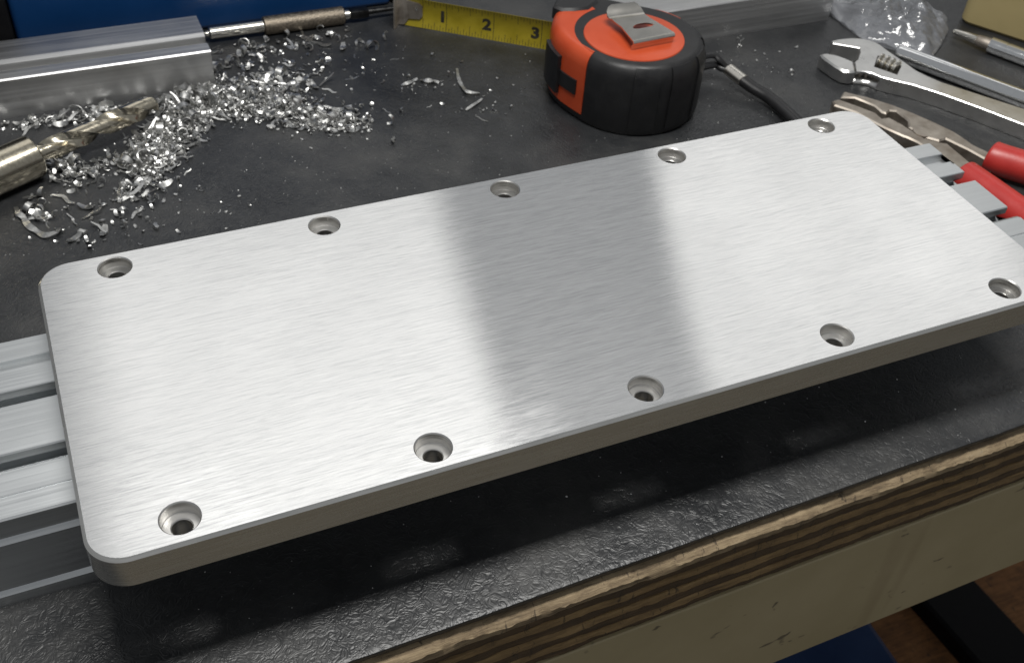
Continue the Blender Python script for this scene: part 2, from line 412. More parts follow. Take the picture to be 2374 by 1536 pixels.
# ------------------------------------------------------------------ slotted aluminium rail under the plate
ZR = 35.5
y0, y1 = 25.3, 98.0
prof = [(y0 - 1.0, 0.0), (y0 - 1.0, 4.4), (y0 + 0.2, 5.8), (y0 + 0.2, 6.6), (y0 - 0.6, 7.4), (y0 - 0.6, 25.8), (y0 + 0.7, 27.3), (y0 + 0.7, 29.2), (y0, 29.6), (y0, ZR - 0.5), (y0 + 0.5, ZR),
        (33.2, ZR), (33.4, ZR - 0.35), (33.7, ZR), (42.3, ZR), (42.6, ZR - 0.4), (43.0, ZR - 0.4), (44.0, ZR - 0.8),
        (44.0, ZR - 3.0), (41.0, ZR - 3.0), (41.0, ZR - 7), (53.0, ZR - 7), (53.0, ZR - 3.0), (49.2, ZR - 3.0), (49.2, ZR - 0.4), (49.6, ZR),
        (68.6, ZR), (69.0, ZR - 0.4), (69.0, ZR - 3.0), (65.5, ZR - 3.0), (65.5, ZR - 7), (78.5, ZR - 7), (78.5, ZR - 3.0), (74.9, ZR - 3.0), (74.9, ZR - 0.3), (75.2, ZR),
        (81.3, ZR), (81.5, ZR - 0.35), (83.6, ZR - 0.35), (83.8, ZR - 2.2), (88.9, ZR - 2.2), (88.9, ZR - 0.3), (89.2, ZR), (97.5, ZR), (y1, ZR - 0.5),
        (y1, 24), (y1 - 9, 24), (y1 - 9, 12), (y1, 12), (y1, 0)]
bm = NB(); extrude_x(bm, prof, -260, 331.6)
tag(build('slotted_rail', bm, ANOD, smooth=20), 'wide slotted aluminium rail lying on the mat under the brushed plate', 'metal rail')

# ------------------------------------------------------------------ bars at the back
bm = NB()
extrude_x(bm, [(293.6, 0), (293.6, 18.6), (294.2, 19.2), (301.4, 19.2), (301.8, 18.8), (301.8, 15.0), (305.6, 15.0), (305.6, 20.4), (308.2, 21.4), (326.0, 21.4), (327.0, 20.6), (327.0, 0)], -170, 66.8)
tag(build('stepped_bar', bm, MILL, smooth=20), 'stepped aluminium bar with a groove along its top beside the drill bit', 'metal bar')
bm = NB()
extrude_x(bm, [(264.6, 0), (264.6, 19.6), (265.3, 20.3), (305, 20.3), (306, 19.6), (306, 0)], 262.5, 409)
tag(build('square_bar', bm, MILL, smooth=20), 'plain aluminium bar lying behind the tape measure', 'metal bar')

# ------------------------------------------------------------------ blue case
t = thing('tool_case', 'blue painted steel case with added black end blocks behind the stepped bar', 'tool case', (80, 400, 0))
b = NB(); box(b, -17, 176, 351, 470, 0, 95, 3.0, 3); build('shell', b, BLUE, t)
b = NB(); box(b, -90, -17.4, 349.5, 471, 0, 96, 2.0); build('dark_end_block', b, CASEB, t)  # black block added to fill the dark area left of the case
b = NB(); box(b, 176.4, 200, 352, 471, 0, 96, 2.0); build('dark_end_block', b, CASEB, t)  # black block added in place of the shadow right of the case

# ------------------------------------------------------------------ knurled scriber
t = thing('knurled_scriber', 'steel scriber with dirty knurled handle lying against the blue case', 'hand tool', (110, 338, 0))
ay, az = 338.2, 4.75
b = NB(); lathe(b, (71.5, ay, az), (1, 0, 0), [(0, 0.6), (0.2, 1.2), (1.8, 1.4), (2.0, 2.6), (2.6, 3.1), (30.5, 3.1)], 28); build('shaft', b, STEEL, t)
b = NB(); lathe(b, (101.6, ay, az), (1, 0, 0), [(0, 3.6), (0.5, 4.7), (42.8, 4.7), (43.4, 4.2), (43.6, 3.0)], 40); build('knurled_grip', b, KNURL, t)
b = NB(); lathe(b, (145.3, ay, az), (1, 0, 0), [(0, 2.6), (2.4, 2.6), (2.6, 2.0), (3.0, 2.0)], 24); build('collar', b, STEEL, t)
b = NB(); box(b, 148.4, 158.5, ay - 2.6, ay + 2.6, az - 2.2, az + 2.2, 0.6); lathe(b, (158.5, ay, az), (1, 0, 0), [(0, 1.6), (14, 1.2), (22, 0.3)], 16); build('tip', b, DARK, t)

# ------------------------------------------------------------------ drill bit
ZA = 9.3
pa = at(81, 361, ZA); pb = at(366, 236, ZA); dd = (pb - pa).normalized(); LD = (pb - pa).length
t = thing('drill_bit', 'twist drill bit with thick steel shank pointing into the shavings', 'drill bit', (pa.x - 20, pa.y - 10, 0))
b = NB(); lathe(b, pa - dd * 62, dd, [(0, ZA - 0.1), (61.0, ZA - 0.1), (61.7, ZA - 0.6), (62, ZA - 1.2)], 56); build('shank', b, HSS, t)
b = NB(); d_, s_, t_ = frame_of(dd); rings = []
RD, NS, NR = 4.75, 96, 150
for j in range(NR + 1):
    k = j / NR * LD; tw = -k / 56.0 * 2 * math.pi + 0.9
    tipf = min(1.0, (LD - k) / 3.2 + 0.04)
    fl = min(1.0, max(0.0, (k - 1.0) / 5.0))
    ring = []
    for i in range(NS):
        a = 2 * math.pi * i / NS; ph = (2 * a) % (2 * math.pi)          # two flutes
        q_ = abs(ph - math.pi) / 1.7; g = (1 - q_ ** 2) ** 0.6 if q_ < 1 else 0.0   # flute bottom
        r_ = RD * (1 - 0.60 * g * fl) * tipf
        if 0.5 < ph < 1.44: r_ *= 0.97                                    # land relief
        ring.append(b.verts.new(pa + d_ * k + (s_ * math.cos(a + tw) + t_ * math.sin(a + tw)) * r_))
    rings.append(ring)
for a, c in zip(rings, rings[1:]):
    for i in range(NS): b.faces.new((a[i], a[(i + 1) % NS], c[(i + 1) % NS], c[i]))
b.faces.new(rings[0]); b.faces.new(rings[-1])
build('fluted_body', b, HSS, t, smooth=30)

# ------------------------------------------------------------------ tape measure
C0 = Vector((255.5, 220.5, 0)); E1 = Vector((-0.79, 0.613, 0)); E2 = Vector((0.613, 0.79, 0)); HT = 36.0
def loc(a, e, z=0): return C0 + E1 * a + E2 * e + Vector((0, 0, z))
tape = thing('tape_measure', 'orange and black tape measure with belt clip and yellow blade pulled out', 'tape measure', C0)
ol = []
for k in range(0, 41):
    a = R(98 + (308 - 98) * k / 40); ol.append((33.6 * math.cos(a), 33.6 * math.sin(a)))
ol += [(q.x, q.y) for q in catmull([Vector((20.7, -26.5, 0)), Vector((30, -19.5, 0)), Vector((37, -11, 0)), Vector((41, -2, 0)), Vector((42.8, 8, 0)), Vector((43.2, 20, 0)), Vector((43.2, 30, 0)), Vector((42, 34, 0)), Vector((38, 35.4, 0)), Vector((25, 35.2, 0)), Vector((10, 34.4, 0))], 5)][1:]
def norm2(i):
    a, b_ = Vector(ol[i - 1]), Vector(ol[(i + 1) % len(ol)]); tt = (b_ - a).normalized(); return Vector((tt.y, -tt.x))
def off(i, d): n = norm2(i); return ol[i][0] + n.x * d, ol[i][1] + n.y * d
LAY = [(-2.4, 0), (-0.7, 0.6), (0, 2.4), (0, 16), (0, 28.5), (-0.5, 31.5), (-1.6, 34.0), (-3.2, 35.5), (-5.0, HT)]
bm = NB(); rings = [[bm.verts.new(loc(*off(i, d), z)) for i in range(len(ol))] for d, z in LAY]
n = len(ol)
for a, c in zip(rings, rings[1:]):
    for i in range(n): bm.faces.new((a[i], a[(i + 1) % n], c[(i + 1) % n], c[i]))
for r_ in (rings[0], rings[-1]): bmesh.ops.triangulate(bm, faces=[bm.faces.new(r_)])
build('case', bm, GRIP, tape, smooth=40)
def shell(name, i0, i1, lift, layers, mat, cap=True, smooth=40, inner=None):
    """raised skin over a stretch of the case outline"""
    bm = NB(); idx = list(range(i0, i1 + 1)); rr = []
    for d, z in layers: rr.append([loc(*off(i % n, d + lift), z) for i in idx])
    if inner: rr.append([loc(*(Vector(ol[i % n]).normalized() * inner), HT + 0.12) for i in idx])
    base = [[loc(*off(i % n, layers[0][0] - 1.0), layers[0][1]) for i in idx]] + rr + ([[p + Vector((0, 0, -1.0)) for p in rr[-1]]] if inner else [[loc(*off(i % n, layers[-1][0] - 1.2), layers[-1][1] - 0.6) for i in idx]])
    vv = [[bm.verts.new(p) for p in r_] for r_ in base]
    for a, c in zip(vv, vv[1:]):
        for i in range(len(idx) - 1): bm.faces.new((a[i], a[i + 1], c[i + 1], c[i]))
    for k in (0, -1): bmesh.ops.triangulate(bm, faces=[bm.faces.new([r_[k] for r_ in vv])])
    return build(name, bm, mat, tape, smooth=smooth)
shell('front_panel', 39, 72, 0.45, [(0, 4.5), (0, 16), (0, 28.5), (-0.5, 31.5), (-1.6, 34.0), (-3.2, 35.5), (-5.0, HT + 0.12)], ORANGE, inner=30.0)
pk = at(1572, 28, 33) - C0; pk = Vector((pk.dot(E1), pk.dot(E2)))
ni = min(range(n), key=lambda i: (Vector(ol[i]) - pk).length)
shell('rear_panel', ni - 3, ni + 2, 0.5, [(0, 12), (0, 28.5), (-0.5, 31.5), (-1.6, 34.0), (-3.0, 35.3)], ORANGE)
for i0, i1 in ((27, 31), (21, 25), (15, 19), (8, 12)):
    shell('grip_pad', i0, i1, 0.8, [(-0.5, 2.6), (0, 5), (0, 28.5), (-0.5, 31.5), (-1.6, 34.0), (-2.4, 35.0)], GRIP)
# black horn over the mouth
bm = NB(); hp = [(30, 36.0), (43.9, 35.6), (44.4, 22), (44.2, 12), (39, 9.5), (33, 12), (27, 16), (24, 26)]
prism(bm, [loc(*p)[:2] for p in hp], 30.5, HT + 1.3, ch=1.2); build('mouth_guard', bm, GRIP, tape)
bm = NB(); dc = loc(1.0, -2.8); lathe(bm, (dc.x, dc.y, HT), (0, 0, 1), [(0, 24.2), (0.45, 24.0), (0.7, 23.4), (1.0, 12), (1.05, 0.5)], 64); build('side_disc', bm, ORANGE, tape)
# lock button on the front
bm = NB()
def onsurf(i, z, d): return loc(*off(i, d), z)
def plaque(bm, i0, i1, z0, z1, d0, d1):
    a = [[bm.verts.new(onsurf(i, z, d)) for i in range(i0, i1 + 1)] for d in (d0, d1) for z in (z0, z1)]
    m_ = i1 - i0
    for k in range(m_):
        for p, q in ((0, 1), (2, 3), (0, 2), (1, 3)): bm.faces.new((a[p][k], a[p][k + 1], a[q][k + 1], a[q][k]))
    for k in (0, m_): bm.faces.new((a[0][k], a[1][k], a[3][k], a[2][k]))
plaque(bm, 46, 54, 8.0, 27.5, 0.2, 2.4); plaque(bm, 41, 46, 13.0, 20.5, 0.2, 1.2)
build('lock_button', bm, BLACKP, tape)
# blade standing on edge
bl0 = at(926, 56, 0.4); bl1 = at(1262, 115, 0.4); bd = (bl1 - bl0); bd.z = 0; bd.normalize(); bn = Vector((-bd.y, bd.x, 0)); BL = 94.0; BH = 16.2
def bpt(s, h, d=0.0):                        # cupped strip
    c = 1.3 * ((h / BH - 0.5) * 2) ** 2
    return bl0 + bd * s + Vector((0, 0, h)) + bn * (-c + 1.3 + d)
bm = NB(); NX, NH = 48, 10; g = [[[bm.verts.new(bpt(BL * i / NX, BH * j / NH, d)) for j in range(NH + 1)] for i in range(NX + 1)] for d in (0, 0.18)]
for i in range(NX):
    for j in range(NH):
        for k in (0, 1): bm.faces.new((g[k][i][j], g[k][i + 1][j], g[k][i + 1][j + 1], g[k][i][j + 1]))
for i in range(NX):
    for j in (0, NH): bm.faces.new((g[0][i][j], g[0][i + 1][j], g[1][i + 1][j], g[1][i][j]))
for j in range(NH):
    for i in (0, NX): bm.faces.new((g[0][i][j], g[0][i][j + 1], g[1][i][j + 1], g[1][i][j]))
blade = build('blade', bm, YELLOW, tape, smooth=60)
bm = NB(); INCH = 26.0
def mark(s, w_, h0, h1):
    k = 5; a = [[bm.verts.new(bpt(s + q, h0 + (h1 - h0) * j / k, -0.09)) for j in range(k + 1)] for q in (-w_ / 2, w_ / 2)]
    for j in range(k): bm.faces.new((a[0][j], a[1][j], a[1][j + 1], a[0][j + 1]))
for q in range(1, 54):
    s = q * INCH / 16
    if s < 13: continue
    L_ = 16.0 if q % 16 == 0 else 5.2 if q % 8 == 0 else 4.0 if q % 4 == 0 else 3.0 if q % 2 == 0 else 2.0
    if q % 16 == 0: mark(s, 0.28, 0.15, BH - 0.15)
    else: mark(s, 0.22, 0.15, L_); mark(s, 0.22, BH - L_, BH - 0.15)
build('tick_marks', bm, PRINT, blade, smooth=0)
def text_mesh(txt, size, sx):
    cu = bpy.data.curves.new('digit', 'FONT'); cu.body = txt; cu.size = size; cu.offset = 0.36
    o = bpy.data.objects.new('digit', cu); col.objects.link(o)
    me = bpy.data.meshes.new_from_object(o.evaluated_get(bpy.context.evaluated_depsgraph_get()))
    bpy.data.objects.remove(o)
    return [(v.co.x * sx, v.co.y) for v in me.vertices], [tuple(p.vertices) for p in me.polygons]
for k in (1, 2, 3):
    vs, fs = text_mesh(str(k), 8.4, 1.15); mx = max(p[0] for p in vs); my = max(p[1] for p in vs)
    bm = NB(); vv = [bm.verts.new(bpt(k * INCH - 1.3 - mx + p[0], BH * 0.5 - my / 2 + p[1], -0.10)) for p in vs]
    for f in fs: bm.faces.new([vv[i] for i in f])
    build('digit', bm, PRINT, blade, smooth=0)
# end hook with two rivets
bm = NB()
hk = [(-0.4, 0.2), (3.0, 0.6), (5.2, 4.0), (11.2, 4.6), (12.8, 6.4), (12.8, 12.0), (11.2, 13.6), (4.0, 14.6), (2.2, 16.6), (-0.4, 16.6)]
a = [bm.verts.new(bpt(s, h, -0.35)) for s, h in hk]; c = [bm.verts.new(bpt(s, h, -0.85)) for s, h in hk]
for i in range(len(hk)): bm.faces.new((a[i], a[(i + 1) % len(hk)], c[(i + 1) % len(hk)], c[i]))
for r_ in (a, c): bmesh.ops.triangulate(bm, faces=[bm.faces.new(r_)])
lip = [bl0 + bd * q + bn * e + Vector((0, 0, h)) for h in (-0.3, 17.2) for q, e in ((-1.3, -6.0), (-0.4, -6.0), (-0.4, 2.6), (-1.3, 2.6))]
vs = [bm.verts.new(p) for p in lip]
for q in ((0, 1, 2, 3), (4, 5, 6, 7), (0, 1, 5, 4), (1, 2, 6, 5), (2, 3, 7, 6), (3, 0, 4, 7)): bm.faces.new([vs[i] for i in q])
hook = build('end_hook', bm, RUSTY, blade, smooth=0)
for s, h in ((3.8, 11.0), (9.4, 10.0)):
    b = NB(); lathe(b, bpt(s, h, -0.7), -bn, [(0, 1.5), (0.35, 1.35), (0.6, 0.8), (0.68, 0.1)], 16); build('rivet', b, STEEL, hook)
# belt clip
bm = NB()
fl = [at(1467, 93, 42), at(1563, 74, 42), at(1505, 44, 41), at(1497, 38, 41), at(1418, 48, 41), at(1425, 55, 41), at(1440, 66, 41)]
fl = [Vector((p.x, p.y, 0)) for p in fl]
hc = at(1492, 63, 41.5); hu = (fl[1] - fl[0]).normalized(); hv = Vector((-hu.y, hu.x, 0))
slot = [(hc + hu * (5.6 * math.cos(q)) + hv * (3.2 * math.sin(q) if math.sin(q) > 0 else 1.2 * math.sin(q)))[:2] for q in [2 * math.pi * i / 20 for i in range(20)]]
prism(bm, [p[:2] for p in fl], 41.0, 41.8, [slot])
def sheet(rows, th):
    v1 = [[bm.verts.new(p) for p in r_] for r_ in rows]; v2 = [[bm.verts.new(Vector(p) + Vector(th)) for p in r_] for r_ in rows]
    m_, k_ = len(rows), len(rows[0])
    for v_ in (v1, v2):
        for i in range(m_ - 1):
            for j in range(k_ - 1): bm.faces.new((v_[i][j], v_[i + 1][j], v_[i + 1][j + 1], v_[i][j + 1]))
    for i in range(m_ - 1):
        for j in (0, k_ - 1): bm.faces.new((v1[i][j], v1[i + 1][j], v2[i + 1][j], v2[i][j]))
    for j in range(k_ - 1):
        for i in (0, m_ - 1): bm.faces.new((v1[i][j], v1[i][j + 1], v2[i][j + 1], v2[i][j]))
A_, B_ = fl[0], fl[1]; fw = Vector((hv.x, hv.y, 0)) * -1
sheet([[p + fw * f_ + Vector((0, 0, z)) for p in (A_, B_)] for f_, z in ((-0.2, 41.75), (0.5, 41.7), (1.1, 41.2), (1.3, 40.4), (1.1, 39.6), (0.5, 39.1), (0.3, 38.2), (0.2, 36.9))], -fw * 0.8)
tl, tr = fl[4], fl[3]; bk = hv
def tabrow(f_, z, ins): 
    e = (tr - tl).normalized(); return [tl + e * ins + bk * f_ + Vector((0, 0, z)), (tl + tr) / 2 + bk * f_ + Vector((0, 0, z)), tr - e * ins + bk * f_ + Vector((0, 0, z))]
sheet([tabrow(-0.3, 41.0, 0.1), tabrow(1.6, 40.6, -0.4), tabrow(3.4, 41.2, -0.5), tabrow(5.2, 42.6, 0.0), tabrow(6.4, 44.0, 1.2), tabrow(6.9, 44.8, 3.0)], (0, 0, 0.8))
build('belt_clip', bm, STEEL, tape, smooth=45)
# wrist strap
s0 = at(1648, 128, 14); s1 = at(1655, 150, 9)
def anchor(p):
    q = Vector((p.x - C0.x, p.y - C0.y, 0)).normalized(); return Vector((C0.x, C0.y, p.z)) + q * 31
crA, crB = at(1688, 160, 8), at(1724, 188, 6.5)
strap_pts = [crB + (crA - crB) * 0.2, at(1745, 203, 5.2), at(1785, 228, 4.0), at(1825, 262, 3.6), at(1862, 300, 3.6), at(1905, 360, 3.6), at(1940, 430, 3.6)]
bm = NB(); tube(bm, catmull([anchor(s0), s0, (s0 + crA) / 2 + Vector((0, 0, 1)), crA, crB], 5), 2.0, 12, 0.7)
tube(bm, catmull([anchor(s1), s1, (s1 + crA) / 2 - Vector((0, 0, 0.6)), crA - Vector((0, 1.5, 0.5)), crB], 5), 2.2, 12, 0.8)
strap = build('wrist_strap', bm, BLACKP, tape)
bm = NB(); tube(bm, catmull(strap_pts, 6), 3.5, 16, 0.8); build('strap_sleeve', bm, BLACKP, strap)
bm = NB(); cdv = (crB - crA); tube(bm, [crA, crA + cdv * 0.03, crA + cdv * 0.97, crB], [3.2, 3.9, 3.9, 3.2], 18, 0.72); build('crimp', bm, STEEL, strap)

# ------------------------------------------------------------------ wrench, rod, driver, pliers
z6 = zoom(1850, 0, 4.517)
ZW = 8.0
wr = thing('adjustable_wrench', 'satin chrome adjustable wrench with open jaw lying below the plastic bag', 'wrench', at(2100, 140, 0))
body = [(355, 430), (430, 412), (560, 400), (650, 404), (720, 415), (800, 440), (860, 470), (960, 545), (1100, 640), (1240, 740), (1360, 800), (1500, 860), (1900, 990), (2367, 1140), (3100, 1375),
        (3100, 1600), (2367, 1305), (1900, 1125), (1500, 980), (1200, 885), (1000, 840), (870, 805), (780, 765), (700, 748), (612, 744), (596, 648), (628, 622), (655, 545), (645, 503), (500, 478), (365, 455)]
win = [(835, 580), (1085, 690), (1040, 785), (795, 700)]
bm = NB(); prism(bm, [z6(*p, ZW)[:2] for p in body], 0, ZW, [[z6(*p, ZW)[:2] for p in win]], ch=0.3, chb=0.3)
wb = build('body', bm, SATIN, wr, smooth=30)
cq = z6(690, 795, 4.4); hx_ = (z6(870, 830, 5) - z6(560, 780, 5)); hx_.z = 0; hx_.normalize(); hy_ = Vector((-hx_.y, hx_.x, 0))
cb = NB()
pp = [cq + hx_ * (7.5 * math.cos(q)) + Vector((0, 0, 2.2 * math.sin(q))) for q in [2 * math.pi * i / 24 for i in range(24)]]
a = [cb.verts.new(p - hy_ * 9) for p in pp]; c = [cb.verts.new(p + hy_ * 4.5) for p in pp]
for i in range(24): cb.faces.new((a[i], a[(i + 1) % 24], c[(i + 1) % 24], c[i]))
cb.faces.new(a); cb.faces.new(c)
cut = build('cutter', cb, SATIN)
md = wb.modifiers.new('cut', 'BOOLEAN'); md.object = cut; md.solver = 'EXACT'
me2 = bpy.data.meshes.new_from_object(wb.evaluated_get(bpy.context.evaluated_depsgraph_get())); wb.modifiers.clear(); wb.data = me2
bpy.data.objects.remove(cut)
bm = NB()
for k in range(4):
    p = cq + hx_ * (-5.0 + 3.2 * k) + hy_ * 3.2; tube(bm, [p - Vector((0, 0, 2.2)), p + Vector((0, 0, 2.2))], 1.1, 10)
build('rack', bm, RUSTY, wr)
jaw = [(235, 560), (300, 553), (400, 570), (500, 605), (588, 642), (606, 742), (560, 748), (480, 737), (400, 695), (300, 625), (255, 590)]
bm = NB(); prism(bm, [z6(*p, ZW)[:2] for p in jaw], 0, ZW - 0.2, ch=0.9, chb=0.8); build('movable_jaw', bm, SATIN, wr)
wa = z6(815, 640, 5.2); wbp = z6(1052, 735, 5.2); wd = wbp - wa; wl = wd.length
bm = NB(); pr = [(0.6, 1.2)]
k = 1.0
while k < wl - 1.6: pr += [(k, 3.0), (k + 0.8, 4.9), (k + 1.7, 4.9), (k + 2.5, 3.0)]; k += 3.2
pr += [(wl - 0.5, 1.2)]
lathe(bm, wa, wd, pr, 28); build('adjusting_screw', bm, STEEL, wr, smooth=25)

bm = NB(); ra, rb_ = z6(1030, 545, 4.7), z6(2367, 1045, 4.7); rd = (rb_ - ra).normalized()
lathe(bm, ra, rd, [(0, 2.2), (0.4, 3.6), (1.2, 4.5), (2.0, 4.7), (150, 4.7)], 40)
tag(build('chrome_rod', bm, CHROME, smooth=40), 'smooth chrome rod lying between the wrench and the plastic bag', 'metal rod')

t = thing('chrome_driver', 'slim dark tipped driver with chrome sleeve lying against the cream box', 'hand tool', at(2300, 110, 0))
da, db = z6(1625, 325, 4.4), z6(2367, 605, 4.4); dv = (db - da).normalized()
bm = NB(); lathe(bm, da, dv, [(0, 0.9), (1, 1.5), (14, 2.6), (15.5, 2.6)], 20); build('shaft', bm, STEEL, t)
kk = (z6(1930, 455, 4.4) - da).length
bm = NB(); lathe(bm, da + dv * 14, dv, [(0, 2.7), (1, 3.1), (kk - 12, 3.4), (kk - 9.5, 3.4)], 24); build('neck', bm, RUSTY, t)
bm = NB(); lathe(bm, da + dv * (kk + 3.5), dv, [(0, 3.0), (0.4, 4.3), (9, 4.3), (9.2, 4.05), (9.9, 4.05), (10.1, 4.3), (60, 4.3)], 32); build('sleeve', bm, CHROME, t)

zp = zoom(1920, 200, 4.8); ZP = 9.0
pl = thing('pliers', 'worn steel pliers with red grips, jaws open, between plate and wrench', 'pliers', at(2150, 300, 0))
up = [(140, 120), (178, 52), (300, 85), (450, 120), (720, 205), (950, 295), (1200, 405), (1400, 500), (1500, 565), (1620, 650), (1850, 760), (1850, 860), (1560, 700), (1310, 580), (1240, 605), (1080, 560), (900, 450), (895, 380), (760, 275), (690, 268), (650, 300), (600, 285), (520, 215), (300, 125)]
lo = [(50, 150), (120, 135), (350, 215), (540, 290), (600, 345), (680, 335), (825, 412), (890, 455), (1070, 566), (1235, 612), (1330, 625), (1420, 700), (1600, 850), (1600, 1000), (1450, 930), (1250, 780), (1000, 612), (870, 552), (850, 548), (640, 455), (480, 372), (300, 275), (70, 200)]
bm = NB(); prism(bm, [zp(*p, ZP)[:2] for p in up], 0, ZP, ch=0.7, chb=0.5); build('jaw', bm, RUSTY, pl, smooth=30)
bm = NB(); prism(bm, [zp(*p, ZP)[:2] for p in lo], 0, ZP - 0.35, ch=0.7, chb=0.5); build('jaw', bm, RUSTY, pl, smooth=30)
pc = zp(1060, 500, ZP); bm = NB(); lathe(bm, (pc.x, pc.y, ZP - 0.5), (0, 0, 1), [(0, 5.0), (0.62, 5.0), (0.7, 4.7), (0.72, 0.4)], 32); build('pivot', bm, RUSTY, pl)
g1 = [zp(1790, 770, 8), zp(1900, 815, 8), zp(2179, 900, 8), zp(2600, 1030, 8), zp(3000, 1190, 8)]
g2 = [zp(1490, 985, 8), zp(1590, 1055, 8), zp(1840, 1230, 8), zp(2179, 1475, 8), zp(2500, 1750, 8)]
for gp in (g1, g2):
    bm = NB(); c = catmull(gp, 8); tube(bm, c, [5.4, 6.6, 7.2] + [7.5] * (len(c) - 3), 24, 1.0); build('grip', bm, REDP, pl)

# ------------------------------------------------------------------ cream box, plastic bag
ca = Vector((482.5, 239.5, 0)); d1 = Vector((0.52, -0.854, 0)); d2 = Vector((0.854, 0.52, 0))
pts = [(0, 0), (170, 0), (170, 110), (0, 110)]
bm = NB()
rr = rrect(0, 170, 0, 110, 7, 8); prism(bm, [(ca + d1 * p[0] + d2 * p[1])[:2] for p in rr], 0, 80, ch=2, chb=2.0)
tag(build('cream_box', bm, BOXC, smooth=35), 'dirty cream plastic box standing beside the chrome driver', 'box')

poly = [Vector(p) for p in ((414, 300), (413.5, 262), (413, 236), (420, 226), (437, 207.5), (452, 218), (468, 231), (477, 243), (476, 262), (470, 300))]
def inside(x, y):
    r_ = False; j = len(poly) - 1
    for i in range(len(poly)):
        if (poly[i].y > y) != (poly[j].y > y) and x < (poly[j].x - poly[i].x) * (y - poly[i].y) / (poly[j].y - poly[i].y) + poly[i].x: r_ = not r_
        j = i
    return r_
def edged(x, y):
    m_ = 1e9
    for i in range(len(poly)):
        a, b = poly[i - 1], poly[i]; ab = b - a; tt = max(0, min(1, ((x - a.x) * ab.x + (y - a.y) * ab.y) / ab.length_squared)); q = a + ab * tt
        m_ = min(m_, math.hypot(x - q.x, y - q.y))
    return m_
bm = NB(); N1 = 46; gv = {}
cen = Vector((446, 256))
for lay in (0, 1):
    for i in range(N1 + 1):
        for j in range(91):
            f_ = i / N1; seg = j / 90 * len(poly); k = int(seg) % len(poly); fr = seg - int(seg)
            e = poly[k].lerp(poly[(k + 1) % len(poly)], fr); p = cen.lerp(e, f_)
            rise = 1 - f_ ** 3
            w1 = abs(noise.noise((p.x * 0.045, p.y * 0.045, 2.0 + lay))); w2 = abs(noise.noise((p.x * 0.12 + p.y * 0.05, p.y * 0.10, 5.0 + lay))); w3 = abs(noise.noise((p.x * 0.3, p.y * 0.3, 8.0)))
            z = 0.5 + (rise * 5.0 + w1 * 16 * rise + w2 * 9 * (0.35 + rise) + w3 * 1.0) if lay else 0.25 + w3 * 0.3 * rise
            gv[lay, i, j] = bm.verts.new((p.x, p.y, z))
    for i in range(N1):
        for j in range(90): 
            bm.faces.new((gv[lay, i, j], gv[lay, i + 1, j], gv[lay, i + 1, j + 1], gv[lay, i, j + 1]))
bmesh.ops.remove_doubles(bm, verts=bm.verts, dist=0.01)
tag(build('plastic_bag', bm, BAG, smooth=180), 'crumpled clear plastic bag lying behind the wrench', 'plastic bag')

# ------------------------------------------------------------------ things under the bench
p0, p1 = at(2030, 1440, -480), at(2100, 1540, -480)
e = (p1 - p0); e.z = 0; e.normalize(); nrm = Vector((e.y, -e.x, 0)); nrm = -nrm if nrm.x > 0 else nrm
bm = NB(); q = [p0 - e * 260, p0 + e * 260, p0 + e * 260 + nrm * 300, p0 - e * 260 + nrm * 300]
prism(bm, [v_[:2] for v_ in q], FZ, -480, ch=8)
tag(build('storage_bin', bm, BINBLUE), 'dark blue plastic bin standing on the floor under the bench', 'bin')
bm = NB(); box(bm, 560, 1150, -120, 420, FZ, FZ + 18, 1.5)
tag(build('brown_board', bm, BOARDM), 'stained brown board lying on the floor under the bench', 'board')
q0, q1 = at(2180, 1365, FZ + 30), at(2330, 1530, FZ + 30)
e = (q1 - q0); e.z = 0; e.normalize(); nn = Vector((e.y, -e.x, 0))
bm = NB(); q = [q0 - e * 400 + nn * 32, q1 + e * 400 + nn * 32, q1 + e * 400 - nn * 32, q0 - e * 400 - nn * 32]
prism(bm, [v_[:2] for v_ in q], FZ + 18.2, FZ + 40, ch=3)
tag(build('floor_rail', bm, CASEB), 'flat black steel rail lying on the brown floor under the bench', 'rail')

# ------------------------------------------------------------------ metal shavings
def ribbon(bm, pts, w0, th, nrmf):
    """thin curled chip: closed 4-sided sweep"""
    m_ = len(pts); rr = []
    for i, p in enumerate(pts):
        d = (pts[min(i + 1, m_ - 1)] - pts[max(i - 1, 0)]).normalized(); u = nrmf(i); s = d.cross(u)
        s = s.normalized() if s.length > 1e-5 else Vector((1, 0, 0)); nn = s.cross(d)
        f_ = i / (m_ - 1); ww = w0 * (0.35 + 0.65 * math.sin(math.pi * min(1, max(0, 0.12 + 0.8 * f_))))
        rr.append([bm.verts.new(p + s * a * ww / 2 + nn * b * th / 2) for a, b in ((-1, -1), (1, -1), (1, 1), (-1, 1))])
    for a, b in zip(rr, rr[1:]):
        for k in range(4): bm.faces.new((a[k], a[(k + 1) % 4], b[(k + 1) % 4], b[k]))
    bm.faces.new(rr[0]); bm.faces.new(rr[-1])
